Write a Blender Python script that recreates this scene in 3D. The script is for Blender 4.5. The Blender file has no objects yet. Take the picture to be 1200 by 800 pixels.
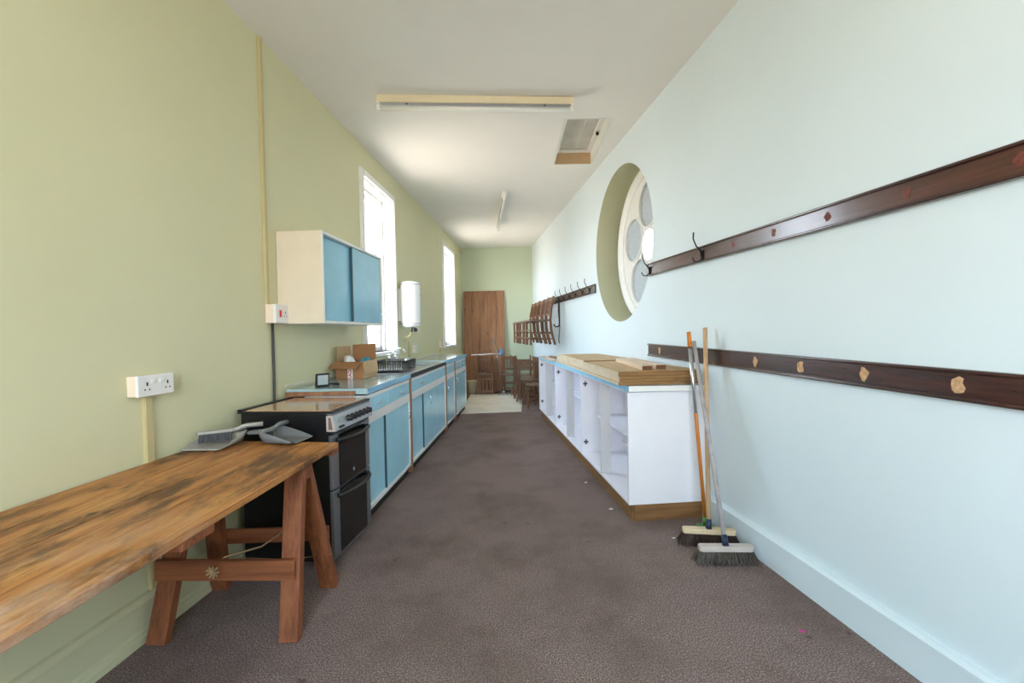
import bpy, bmesh, math, random
from mathutils import Vector, Matrix
random.seed(7)
PI = math.pi
scene = bpy.context.scene
COL = scene.collection

# ------------------------------------------------------------------ materials
def newmat(name):
    m = bpy.data.materials.new(name); m.use_nodes = True
    nt = m.node_tree; b = nt.nodes['Principled BSDF']
    return m, nt, b
def noise(nt, scale, detail=4, rough=.6, vec=None, stretch=None, coord='Object'):
    tc = nt.nodes.new('ShaderNodeTexCoord')
    src = tc.outputs[coord]
    if stretch:
        mp = nt.nodes.new('ShaderNodeMapping'); mp.inputs['Scale'].default_value = stretch
        nt.links.new(src, mp.inputs['Vector']); src = mp.outputs['Vector']
    n = nt.nodes.new('ShaderNodeTexNoise')
    n.inputs['Scale'].default_value = scale; n.inputs['Detail'].default_value = detail; n.inputs['Roughness'].default_value = rough
    nt.links.new(src, n.inputs['Vector'])
    return n.outputs['Fac']
def ramp(nt, fac, stops):
    r = nt.nodes.new('ShaderNodeValToRGB')
    els = r.color_ramp.elements
    while len(els) < len(stops): els.new(.5)
    for e, (p, c) in zip(els, stops):
        e.position = p; e.color = (*c, 1)
    nt.links.new(fac, r.inputs['Fac'])
    return r.outputs['Color']
def mixc(nt, fac, a, b, mode='MIX'):
    n = nt.nodes.new('ShaderNodeMix'); n.data_type = 'RGBA'; n.blend_type = mode
    for sock, v in ((n.inputs[0], fac), (n.inputs[6], a), (n.inputs[7], b)):
        if isinstance(v, (int, float)): sock.default_value = v
        elif isinstance(v, tuple): sock.default_value = (*v, 1)
        else: nt.links.new(v, sock)
    return n.outputs[2]
def bump(nt, b, h, strength=.2, dist=.002):
    n = nt.nodes.new('ShaderNodeBump'); n.inputs['Strength'].default_value = strength; n.inputs['Distance'].default_value = dist
    nt.links.new(h, n.inputs['Height']); nt.links.new(n.outputs['Normal'], b.inputs['Normal'])
def plain(name, col, rough=.5, metal=0, var=.06, scale=12, spec=None, coat=0):
    m, nt, b = newmat(name)
    f = noise(nt, scale, 5)
    c = ramp(nt, f, [(.3, tuple(v*(1-var) for v in col)), (.7, tuple(min(1, v*(1+var)) for v in col))])
    nt.links.new(c, b.inputs['Base Color'])
    b.inputs['Roughness'].default_value = rough; b.inputs['Metallic'].default_value = metal
    if spec is not None: b.inputs['Specular IOR Level'].default_value = spec
    if coat: b.inputs['Coat Weight'].default_value = coat; b.inputs['Coat Roughness'].default_value = .1
    return m
def wood(name, dark, mid, light, axis='y', rough=.55, scale=6, knots=True, coat=0, wear=None, kn=(1.3, .66)):
    m, nt, b = newmat(name)
    st = {'x': (.12, 1.6, 1.6), 'y': (1.6, .12, 1.6), 'z': (1.6, 1.6, .12)}[axis]
    f = noise(nt, scale*2.2, 8, .65, stretch=st)
    c = ramp(nt, f, [(.28, dark), (.48, mid), (.72, light)])
    f2 = noise(nt, scale*9, 3, .5, stretch=tuple(v*1.0 if v > 1 else v*.5 for v in st))
    c = mixc(nt, .22, c, ramp(nt, f2, [(.4, dark), (.6, light)]))
    if knots:
        f3 = noise(nt, scale*kn[0], 2, .5, stretch=tuple(1. if v > 1 else .55 for v in st))
        k = ramp(nt, f3, [(kn[1], (0, 0, 0)), (kn[1]+.06, (1, 1, 1))])
        c = mixc(nt, k, c, tuple(v*.55 for v in dark))
    if wear:
        f4 = noise(nt, wear[1], 6, .7, stretch=tuple(1. if v > 1 else .35 for v in st))
        k = ramp(nt, f4, [(wear[2], (0, 0, 0)), (wear[2]+.1, (.8, .8, .8))])
        c = mixc(nt, k, c, wear[0])
    nt.links.new(c, b.inputs['Base Color']); b.inputs['Roughness'].default_value = rough
    bump(nt, b, f2, .15, .001)
    if coat: b.inputs['Coat Weight'].default_value = coat; b.inputs['Coat Roughness'].default_value = .15
    return m
def wallpaint(name, col, col2):
    m, nt, b = newmat(name)
    f = noise(nt, 1.1, 5, .6, coord='Object')
    c = ramp(nt, f, [(.3, col), (.7, col2)])
    f2 = noise(nt, 5, 8, .75)
    k = ramp(nt, f2, [(.70, (0, 0, 0)), (.76, (.25, .25, .25))])
    c = mixc(nt, k, c, tuple(v*.8 for v in col))
    nt.links.new(c, b.inputs['Base Color']); b.inputs['Roughness'].default_value = .55
    b.inputs['Specular IOR Level'].default_value = .3
    bump(nt, b, noise(nt, 6, 6, .6), .25, .01)
    return m
def glassmat(name, fac=.08, col=(1, 1, 1)):
    m = bpy.data.materials.new(name); m.use_nodes = True; nt = m.node_tree
    nt.nodes.remove(nt.nodes['Principled BSDF']); out = nt.nodes['Material Output']
    t = nt.nodes.new('ShaderNodeBsdfTransparent'); t.inputs['Color'].default_value = (*col, 1)
    g = nt.nodes.new('ShaderNodeBsdfGlossy'); g.inputs['Roughness'].default_value = .02
    mx = nt.nodes.new('ShaderNodeMixShader'); mx.inputs['Fac'].default_value = fac
    nt.links.new(t.outputs[0], mx.inputs[1]); nt.links.new(g.outputs[0], mx.inputs[2]); nt.links.new(mx.outputs[0], out.inputs['Surface'])
    return m
def obscured(name):
    m = bpy.data.materials.new(name); m.use_nodes = True; nt = m.node_tree
    nt.nodes.remove(nt.nodes['Principled BSDF']); out = nt.nodes['Material Output']
    d = nt.nodes.new('ShaderNodeBsdfDiffuse')
    f = noise(nt, 30, 3)
    nt.links.new(ramp(nt, f, [(.3, (.40, .44, .46)), (.7, (.50, .53, .55))]), d.inputs['Color'])
    t = nt.nodes.new('ShaderNodeBsdfTranslucent'); t.inputs['Color'].default_value = (.8, .88, .95, 1)
    mx = nt.nodes.new('ShaderNodeMixShader'); mx.inputs['Fac'].default_value = .085
    nt.links.new(d.outputs[0], mx.inputs[1]); nt.links.new(t.outputs[0], mx.inputs[2]); nt.links.new(mx.outputs[0], out.inputs['Surface'])
    return m
def carpetmat():
    m, nt, b = newmat('carpet_pile')
    f = noise(nt, 160, 3, .85)
    c = ramp(nt, f, [(.33, (.070, .047, .041)), (.5, (.215, .155, .140)), (.66, (.60, .475, .445))])
    f2 = noise(nt, 1.6, 7, .7)
    c = mixc(nt, ramp(nt, f2, [(.36, (.55, .55, .55)), (.55, (0, 0, 0))]), c, (.14, .096, .081))
    f3 = noise(nt, 5.0, 3, .6)
    c = mixc(nt, ramp(nt, f3, [(.68, (0, 0, 0)), (.74, (.55, .55, .55))]), c, (.03, .024, .022))
    nt.links.new(c, b.inputs['Base Color']); b.inputs['Roughness'].default_value = .95; b.inputs['Specular IOR Level'].default_value = .1
    bump(nt, b, f, .8, .006)
    return m

M = {}
M['paint'] = wallpaint('warm_bounce_wall_paint', (.645, .62, .395), (.675, .65, .425))  # wall paint copy with the warm bounce light put into its colour
M['paintcool'] = wallpaint('cool_daylight_wall_paint', (.65, .735, .78), (.68, .765, .81))  # wall paint copy with the cool window light put into its colour
M['paintfar'] = wallpaint('pale_green_wall_paint', (.51, .57, .42), (.54, .60, .45))
M['reveal'] = wallpaint('shaded_reveal_paint', (.32, .32, .205), (.35, .35, .23))  # shade of the round opening put into a darker wall colour
M['paint_trim'] = wallpaint('pale_green_gloss_paint', (.58, .66, .50), (.62, .69, .54))
M['ceil'] = plain('ceiling_paint', (.84, .81, .77), .7, var=.02, scale=2)
M['carpet'] = carpetmat()
M['lino'] = plain('cream_vinyl', (.86, .82, .74), .35, var=.10, scale=3)
M['white'] = plain('white_gloss_paint', (.82, .82, .80), .35, var=.03)
M['whitelam'] = plain('white_laminate', (.86, .84, .89), .4, var=.02, scale=4)
M['cream'] = plain('cream_paint', (.74, .68, .54), .45, var=.05, scale=5)
M['creamply'] = plain('cream_painted_side', (.76, .66, .52), .5, var=.05, scale=3)
M['blue'] = plain('blue_cupboard_paint', (.27, .57, .72), .22, var=.08, scale=3, coat=.3)
M['bluelit'] = plain('brightened_blue_paint', (.41, .78, .93), .22, var=.06, scale=3, coat=.3)  # lighter copy of the cupboard blue, extra light on the dim fronts put into colour
M['bluelam'] = plain('pale_blue_worktop', (.36, .52, .57), .16, var=.06, scale=8, coat=.4)
M['blueedge'] = plain('blue_worktop_edge', (.27, .54, .74), .4, var=.12, scale=20)
M['rimwood'] = wood('batten_wood', (.16, .06, .025), (.30, .13, .06), (.42, .22, .11), 'z', .5, 8, False)
M['steel'] = plain('brushed_steel', (.62, .64, .67), .28, 1, .05, 30)
M['chrome'] = plain('chrome', (.80, .80, .82), .12, 1, .02)
M['black'] = plain('black_enamel', (.008, .008, .009), .3, 0, .2)
M['blackplastic'] = plain('black_plastic', (.012, .012, .013), .45, 0, .2)
M['darkkick'] = plain('dark_kickboard', (.02, .018, .016), .6, 0, .2)
M['ovenglass'] = plain('dark_oven_glass', (.006, .006, .006), .08, 0, .2)
M['silver'] = plain('silver_panel', (.50, .50, .50), .35, .6, .04)
M['endcap'] = plain('pinkish_end_cap', (.62, .55, .52), .35, .3, .04)
M['slot'] = plain('brown_slot', (.20, .13, .10), .5)
M['edgedark'] = plain('dark_teal_door_edge', (.03, .08, .10), .5)
M['greymetal'] = plain('grey_side_trim', (.22, .22, .23), .4, .5, .06)
M['lid'] = wood('marbled_tan_lid', (.36, .17, .09), (.54, .31, .18), (.66, .44, .30), 'y', .12, 4, False, .5)
def tablemat():
    m, nt, b = newmat('worn_pine_top')
    g = noise(nt, 16, 8, .65, stretch=(1.6, .10, 1.6))
    c = ramp(nt, g, [(.30, (.24, .068, .011)), (.48, (.47, .178, .040)), (.70, (.66, .315, .092))])
    g2 = noise(nt, 60, 3, .5, stretch=(1.6, .05, 1.6))
    c = mixc(nt, .25, c, ramp(nt, g2, [(.4, (.16, .06, .018)), (.6, (.60, .34, .15))]))
    d = noise(nt, 5.5, 9, .72, stretch=(1.4, .5, 1))
    c = mixc(nt, ramp(nt, d, [(.47, (0, 0, 0)), (.60, (.85, .85, .85))]), c, (.075, .030, .010))
    k = noise(nt, 11, 2, .5, stretch=(1, .6, 1))
    c = mixc(nt, ramp(nt, k, [(.70, (0, 0, 0)), (.75, (.9, .9, .9))]), c, (.045, .018, .008))
    tc = nt.nodes.new('ShaderNodeTexCoord'); sp = nt.nodes.new('ShaderNodeSeparateXYZ'); nt.links.new(tc.outputs['Object'], sp.inputs[0])
    def mr(sock, a0, a1):
        n = nt.nodes.new('ShaderNodeMapRange'); n.inputs[1].default_value = a0; n.inputs[2].default_value = a1; nt.links.new(sp.outputs[sock], n.inputs[0]); return n.outputs[0]
    mu = nt.nodes.new('ShaderNodeMath'); mu.operation = 'MULTIPLY'; nt.links.new(mr('X', -1.45, -1.05), mu.inputs[0]); nt.links.new(mr('Y', 1.6, .7), mu.inputs[1])
    wv = noise(nt, 7, 9, .75, stretch=(1.2, .45, 1))
    w2 = ramp(nt, wv, [(.42, (0, 0, 0)), (.62, (1, 1, 1))])
    mm = nt.nodes.new('ShaderNodeMath'); mm.operation = 'MULTIPLY'; nt.links.new(mu.outputs[0], mm.inputs[0]); nt.links.new(w2, mm.inputs[1])
    c = mixc(nt, mm.outputs[0], c, (.60, .44, .34))
    s_ = noise(nt, 34, 3, .6, stretch=(1, .6, 1))
    c = mixc(nt, ramp(nt, s_, [(.735, (0, 0, 0)), (.77, (.7, .7, .7))]), c, (.62, .52, .45))
    nt.links.new(c, b.inputs['Base Color']); b.inputs['Roughness'].default_value = .42; b.inputs['Specular IOR Level'].default_value = .3
    bump(nt, b, g2, .2, .001)
    return m
M['table'] = tablemat()
M['trestle'] = wood('red_brown_trestle_wood', (.10, .024, .008), (.25, .072, .024), (.36, .125, .045), 'z', .6, 6, True)
M['trestlex'] = wood('red_brown_rail_wood', (.10, .024, .008), (.25, .072, .024), (.36, .125, .045), 'x', .6, 6, True)
M['chair'] = wood('old_chair_wood', (.045, .018, .008), (.165, .068, .028), (.34, .16, .07), 'z', .45, 8, False)
M['chairseat'] = wood('old_chair_seat_wood', (.07, .04, .025), (.20, .115, .068), (.32, .20, .13), 'y', .45, 8, False)
M['board'] = wood('old_pine_board', (.10, .035, .013), (.30, .135, .060), (.44, .225, .11), 'z', .6, 2.6, True, 0, None, (6.5, .66))
M['rail'] = wood('dark_mahogany', (.016, .006, .005), (.040, .015, .012), (.085, .030, .022), 'y', .25, 6, False, .5)
M['railred'] = wood('red_mahogany', (.022, .007, .005), (.062, .018, .012), (.11, .035, .024), 'y', .28, 6, False, .5)
M['scar'] = plain('bare_wood_patch', (.50, .30, .16), .7, 0, .35, 60)
M['scarred'] = plain('red_bare_patch', (.15, .035, .022), .6, 0, .5, 60)
M['iron'] = plain('black_iron', (.012, .012, .012), .4, .6, .2)
M['plinth'] = wood('plinth_wood', (.13, .055, .018), (.24, .115, .04), (.34, .18, .075), 'x', .5, 6, False)
M['chip'] = wood('board_face', (.40, .25, .11), (.50, .33, .16), (.58, .40, .21), 'y', .6, 10, False)
M['chipend'] = wood('board_cut_end', (.17, .075, .022), (.30, .15, .05), (.38, .21, .085), 'x', .7, 10, False)
M['chipedge'] = wood('board_long_edge', (.52, .37, .22), (.68, .53, .36), (.78, .66, .50), 'y', .6, 14, False)
M['pine'] = wood('sawn_pine', (.58, .40, .26), (.74, .56, .40), (.82, .68, .54), 'y', .6, 9, False)
M['pineend'] = plain('dark_cut_end', (.14, .05, .02), .7, 0, .3, 40)
M['pinepost'] = plain('pale_post_laminate', (.60, .53, .47), .5, 0, .06, 6)
M['panelface'] = plain('grey_white_panel', (.60, .58, .58), .5, 0, .04, 5)
M['orange'] = plain('orange_handle', (.62, .20, .025), .35, 0, .1)
M['tan'] = wood('tan_handle_wood', (.44, .25, .12), (.60, .38, .21), (.68, .47, .29), 'z', .5, 10, False)
M['greyhandle'] = plain('grey_handle_wood', (.40, .36, .36), .6, 0, .18, 18)
M['bristle'] = plain('dark_brown_bristle', (.040, .018, .010), .7, 0, .5, 40)
M['bristlegrey'] = plain('grey_brown_bristle', (.075, .060, .048), .7, 0, .5, 40)
M['blockwood'] = plain('pale_broom_block', (.72, .56, .35), .5, 0, .1)
M['blockgrey'] = plain('greyed_broom_block', (.56, .48, .44), .5, 0, .1)
M['green'] = plain('green_plastic', (.07, .26, .035), .4, 0, .1)
M['navy'] = plain('navy_socket', (.015, .025, .07), .4, 0, .1)
M['card'] = plain('brown_cardboard', (.36, .17, .07), .75, 0, .06, 14)
M['cardlight'] = plain('light_cardboard', (.56, .37, .20), .75, 0, .06, 14)
M['bag'] = plain('clear_plastic_bag', (.72, .72, .70), .2, 0, .12, 30)
M['bluebag'] = plain('blue_plastic', (.04, .25, .36), .3, 0, .1)
M['tape'] = plain('white_tape', (.85, .83, .80), .4, 0, .02)
M['red'] = plain('red_print', (.55, .02, .02), .5, 0, .05)
M['greyplastic'] = plain('grey_plastic', (.17, .175, .18), .35, 0, .05)
M['greyplastic2'] = plain('light_grey_plastic', (.36, .34, .31), .35, 0, .05)
M['socket'] = plain('white_socket_plastic', (.82, .80, .78), .3, 0, .02)
M['socketside'] = plain('cream_backbox', (.82, .68, .56), .4, 0, .03)
M['conduit'] = plain('yellowed_trunking', (.55, .47, .25), .5, 0, .06)
M['cable'] = plain('grey_cable', (.05, .05, .05), .5)
M['screen'] = plain('grey_screen', (.40, .45, .45), .15, 0, .05)
M['tube'] = plain('fluorescent_tube', (.92, .92, .88), .25, 0, .01)
M['lightbody'] = plain('yellowed_light_body', (.80, .68, .48), .45, 0, .04)
M['lightbody2'] = plain('pale_light_body', (.74, .74, .68), .45, 0, .04)
M['hatch'] = plain('loft_hatch_panel', (.60, .56, .49), .7, 0, .10, 6)
M['hatchtan'] = plain('hatch_lining', (.50, .33, .18), .6, 0, .08, 6)
M['enamel'] = plain('white_enamel', (.86, .87, .88), .18, 0, .01)
M['greyband'] = plain('grey_band', (.35, .35, .36), .4)
M['bucket'] = plain('cream_bucket', (.84, .76, .54), .4, 0, .04)
M['clothblue'] = plain('blue_cloth', (.10, .28, .50), .8, 0, .2)
M['twine'] = plain('twine', (.40, .26, .13), .9)
M['pink'] = plain('pink_petal', (.55, .06, .25), .6)
M['greenbit'] = plain('green_scrap', (.02, .45, .25), .5)
M['paper'] = plain('paper_scrap', (.8, .8, .78), .8)
M['glass'] = glassmat('window_glass')
M['obscured'] = obscured('obscured_glass')
M['stain'] = plain('grey_stain', (.30, .34, .28), .8)

# ------------------------------------------------------------------ mesh builder
class MB:
    def __init__(s): s.bm = bmesh.new(); s.m = 0
    def mat(s, i): s.m = i; return s
    def _f(s, vs):
        try:
            f = s.bm.faces.new(vs); f.material_index = s.m; return f
        except ValueError: return None
    def box(s, x0, x1, y0, y1, z0, z1):
        v = [s.bm.verts.new((x, y, z)) for z in (z0, z1) for y in (y0, y1) for x in (x0, x1)]
        for q in ((0, 2, 3, 1), (4, 5, 7, 6), (0, 1, 5, 4), (2, 6, 7, 3), (0, 4, 6, 2), (1, 3, 7, 5)):
            s._f([v[i] for i in q])
        return s
    def prism(s, pts, a, b, axis='z'):
        def P(p, t): return {'z': (p[0], p[1], t), 'y': (p[0], t, p[1]), 'x': (t, p[0], p[1])}[axis]
        lo = [s.bm.verts.new(P(p, a)) for p in pts]; hi = [s.bm.verts.new(P(p, b)) for p in pts]
        n = len(pts)
        s._f(lo[::-1]); s._f(hi)
        for i in range(n): s._f([lo[i], lo[(i+1) % n], hi[(i+1) % n], hi[i]])
        return s
    def bar(s, p, q, w, h, up=(0, 0, 1), w2=None, h2=None):
        p, q = Vector(p), Vector(q); d = (q-p).normalized(); up = Vector(up)
        if abs(d.dot(up)) > .98: up = Vector((0, 1, 0))
        x = d.cross(up).normalized(); y = x.cross(d).normalized()
        w2 = w if w2 is None else w2; h2 = h if h2 is None else h2
        A = [s.bm.verts.new(p+x*a*w/2+y*b*h/2) for a, b in ((-1, -1), (1, -1), (1, 1), (-1, 1))]
        B = [s.bm.verts.new(q+x*a*w2/2+y*b*h2/2) for a, b in ((-1, -1), (1, -1), (1, 1), (-1, 1))]
        s._f(A[::-1]); s._f(B)
        for i in range(4): s._f([A[i], A[(i+1) % 4], B[(i+1) % 4], B[i]])
        return s
    def tube(s, pts, r, n=10, cap=True):
        pts = [Vector(p) for p in pts]; rs = r if isinstance(r, (list, tuple)) else [r]*len(pts)
        rings = []; prev = None
        for i, p in enumerate(pts):
            d = (pts[min(i+1, len(pts)-1)]-pts[max(i-1, 0)]).normalized()
            if prev is None:
                u = d.cross(Vector((0, 0, 1)))
                if u.length < .05: u = d.cross(Vector((0, 1, 0)))
            else: u = prev-d*prev.dot(d)
            u.normalize(); prev = u; w = d.cross(u)
            rings.append([s.bm.verts.new(p+(u*math.cos(2*PI*k/n)+w*math.sin(2*PI*k/n))*rs[i]) for k in range(n)])
        for a, b in zip(rings, rings[1:]):
            for k in range(n):
                f = s._f([a[k], a[(k+1) % n], b[(k+1) % n], b[k]])
                if f and n > 5: f.smooth = True
        if cap: s._f(rings[0][::-1]); s._f(rings[-1])
        return s
    def lathe(s, prof, c=(0, 0, 0), n=28, axis='z', closed=False):
        c = Vector(c); rings = []
        for r, z in prof:
            ring = []
            for k in range(n):
                a = 2*PI*k/n
                p = {'z': (r*math.cos(a), r*math.sin(a), z), 'x': (z, r*math.cos(a), r*math.sin(a)), 'y': (r*math.cos(a), z, r*math.sin(a))}[axis]
                ring.append(s.bm.verts.new(c+Vector(p)))
            rings.append(ring)
        pairs = list(zip(rings, rings[1:]))
        if closed: pairs.append((rings[-1], rings[0]))
        for a, b in pairs:
            for k in range(n):
                f = s._f([a[k], a[(k+1) % n], b[(k+1) % n], b[k]])
                if f: f.smooth = True
        if not closed: s._f(rings[0][::-1]); s._f(rings[-1])
        return s
    def grid(s, rows):
        V = [[s.bm.verts.new(p) for p in r] for r in rows]
        for a, b in zip(V, V[1:]):
            for i in range(len(a)-1):
                f = s._f([a[i], a[i+1], b[i+1], b[i]])
                if f: f.smooth = True
        return s
    def face(s, pts): s._f([s.bm.verts.new(p) for p in pts]); return s
    def build(s, name, mats, parent=None, bevel=0, seg=2, thick=0, loc=None, sub=0, recalc=True):
        if recalc: bmesh.ops.recalc_face_normals(s.bm, faces=s.bm.faces)
        me = bpy.data.meshes.new(name); s.bm.to_mesh(me); s.bm.free()
        for m in (mats if isinstance(mats, (list, tuple)) else [mats]): me.materials.append(M[m])
        o = bpy.data.objects.new(name, me); COL.objects.link(o)
        if parent: o.parent = parent
        if loc: o.location = loc
        if thick:
            md = o.modifiers.new('thickness', 'SOLIDIFY'); md.thickness = thick; md.offset = 0
        if sub:
            md = o.modifiers.new('smooth', 'SUBSURF'); md.levels = sub; md.render_levels = sub
        if bevel:
            md = o.modifiers.new('bevel', 'BEVEL'); md.width = bevel; md.segments = seg; md.limit_method = 'ANGLE'; md.angle_limit = .7
        return o
def tag(o, label, cat, group=None):
    o['label'] = label; o['category'] = cat
    if group: o['group'] = group
    return o
def thing(name, label, cat, loc=(0, 0, 0), rz=0, group=None):
    o = bpy.data.objects.new(name, None); COL.objects.link(o); o.empty_display_size = .1
    o.location = loc; o.rotation_euler = (0, 0, rz)
    return tag(o, label, cat, group)
def struct(o): o['kind'] = 'structure'; return o
def dup(root, loc, rot, label):
    r = root.copy(); COL.objects.link(r); r.location = loc; r.rotation_euler = rot; r['label'] = label
    for ch in list(root.children):
        c = ch.copy(); COL.objects.link(c); c.parent = r
        for g in ch.children:
            d = g.copy(); COL.objects.link(d); d.parent = c
    return r

# ------------------------------------------------------------------ room frames
AL, BL, AR, BR, H, SL = -1.838, .0646, 1.763, -.1206, 3.356, .0067
TL, TR, TC, TK = -math.atan(BL), -math.atan(BR), -math.atan(.0458), math.atan(.0964)
def wl(s, d=0, z=0):      # along the window wall, d metres into the room
    n = math.hypot(BL, 1); return Vector((AL+(BL*s+d)/n, (s-BL*d)/n, z))
def wr(s, d=0, z=0):      # along the coat-rail wall
    n = math.hypot(BR, 1); return Vector((AR+(BR*s-d)/n, (s-BR*-d)/n if False else (s+BR*d)/n, z))
YF, YB = 10.45, -2.3
HW = 3.5
# floor and ceiling
struct(MB().box(-2.6, 2.7, YB-.3, YF+.3, -.2, 0).build('floor', 'carpet'))
cb = MB()
hx0, hx1, hy0, hy1 = .53, 1.0, 4.22, 5.37
xs = [-2.6, hx0, hx1, 2.7]; ys = [YB-.3, hy0, hy1, YF+.3]
for i in range(3):
    for j in range(3):
        if i == 1 and j == 1: continue
        x0, x1 = xs[i], xs[i+1]
        v = [cb.bm.verts.new((x, y, H+SL*x+t)) for t in (0, .25) for y in (ys[j], ys[j+1]) for x in (x0, x1)]
        for q in ((0, 2, 3, 1), (4, 5, 7, 6), (0, 1, 5, 4), (2, 6, 7, 3), (0, 4, 6, 2), (1, 3, 7, 5)): cb._f([v[k] for k in q])
bmesh.ops.remove_doubles(cb.bm, verts=cb.bm.verts, dist=.0005)
cb.bm.faces.ensure_lookup_table()
seen = {}
for f in cb.bm.faces: seen.setdefault(tuple(sorted(v.index for v in f.verts)), []).append(f)
struct(cb.build('ceiling', 'ceil'))
# wall with rectangular openings: local x into the room, y along, z up
def wall_with_holes(name, holes, s0, s1, th, rz, loc):
    b = MB()
    ss = sorted({s0, s1, *[h[0] for h in holes], *[h[1] for h in holes]})
    zs = sorted({0, HW, *[h[2] for h in holes], *[h[3] for h in holes]})
    def hole(a, c): return any(h[0] <= a < h[1] and h[2] <= c < h[3] for h in holes)
    for x, flip in ((0, False), (-th, True)):
        V = {(i, j): b.bm.verts.new((x, s, z)) for i, s in enumerate(ss) for j, z in enumerate(zs)}
        for i in range(len(ss)-1):
            for j in range(len(zs)-1):
                if not hole(ss[i], zs[j]): b._f([V[i, j], V[i+1, j], V[i+1, j+1], V[i, j+1]])
    for h in list(holes)+[(s0, s1, 0, HW)]:
        for (p, q) in (((h[0], h[2]), (h[1], h[2])), ((h[1], h[2]), (h[1], h[3])), ((h[1], h[3]), (h[0], h[3])), ((h[0], h[3]), (h[0], h[2]))):
            b.face([(0, *p), (0, *q), (-th, *q), (-th, *p)])
    bmesh.ops.remove_doubles(b.bm, verts=b.bm.verts, dist=.0005)
    o = b.build(name, 'paint'); o.location = loc; o.rotation_euler = (0, 0, rz)
    return struct(o)
WIN = [(4.66, 5.60, 1.16, 3.02), (8.46, 9.46, 1.13, 3.02), (-1.75, -.85, 1.1, 3.02)]
wall_with_holes('wall_left', WIN, YB, YF+.6, .34, TL, (AL, 0, 0))
# right wall with the round opening
def round_wall():
    b = MB(); cy, cz, r, N, th, hs = 4.845, 2.278, .825, 72, .42, .95
    per = []
    for k in range(N):
        a = 2*PI*k/N; c, s_ = math.cos(a), math.sin(a); t = hs/max(abs(c), abs(s_)); per.append((c*t, s_*t))
    def side(x):
        cyo = cy-.125*x/.285
        ring = [b.bm.verts.new((x, cyo+r*math.cos(2*PI*k/N), cz+r*math.sin(2*PI*k/N))) for k in range(N)]
        sq = [b.bm.verts.new((x, cy+p[0], cz+p[1])) for p in per]
        for k in range(N): b._f([ring[k], ring[(k+1) % N], sq[(k+1) % N], sq[k]])
        return ring
    A = side(0); B = side(th)
    for k in range(N):
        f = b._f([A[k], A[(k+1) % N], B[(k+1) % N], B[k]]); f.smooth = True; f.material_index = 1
    for x in (0, th):
        ss = [YB, cy-hs, cy+hs, YF+.6]; zs = [0, cz-hs, cz+hs, HW]
        for i in range(3):
            for j in range(3):
                if i == 1 and j == 1: continue
                b.face([(x, ss[i], zs[j]), (x, ss[i+1], zs[j]), (x, ss[i+1], zs[j+1]), (x, ss[i], zs[j+1])])
    for p, q in (((YB, 0), (YF+.6, 0)), ((YF+.6, 0), (YF+.6, HW)), ((YF+.6, HW), (YB, HW)), ((YB, HW), (YB, 0))):
        b.face([(0, *p), (0, *q), (th, *q), (th, *p)])
    o = b.build('wall_right', ['paintcool', 'reveal']); o.location = (AR, 0, 0); o.rotation_euler = (0, 0, TR)
    for e in o.data.polygons: pass
    return struct(o)
round_wall()
struct(MB().box(-1.5, .9, YF, YF+.3, 0, HW).build('wall_far', 'paintfar'))
FILLWIN = (-1.15, .65, .9, 3.05)  # opening for the added window behind the camera
bb = MB(); 
for x0, x1, z0, z1 in ((-2.6, FILLWIN[0], 0, HW), (FILLWIN[1], 2.7, 0, HW), (FILLWIN[0], FILLWIN[1], 0, FILLWIN[2]), (FILLWIN[0], FILLWIN[1], FILLWIN[3], HW)): bb.box(x0, x1, YB-.3, YB, z0, z1)
struct(bb.build('wall_back', 'paintfar'))
# skirting boards
def skirting(name, prof, s0, s1, rz, loc, m='paint'):
    o = MB().prism(prof, s0, s1, 'y').build(name, m); o.location = loc; o.rotation_euler = (0, 0, rz); return struct(o)
pl = [(0, 0), (.045, 0), (.045, .03), (.035, .038), (.035, .05), (.028, .06), (.028, .16), (.034, .165), (.034, .178), (.018, .195), (0, .20)]
skirting('baseboard_left', pl, YB, YF, TL, (AL, 0, 0))
pr_ = [(0, 0), (-.028, 0), (-.028, .15), (-.036, .153), (-.036, .168), (-.02, .18), (0, .183)]
skirting('baseboard_right', pr_, YB, YF, TR, (AR, 0, 0), 'paintcool')
struct(MB().box(-1.16, .50, YF-.025, YF, 0, .17).build('baseboard_far', 'paintfar'))

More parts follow.
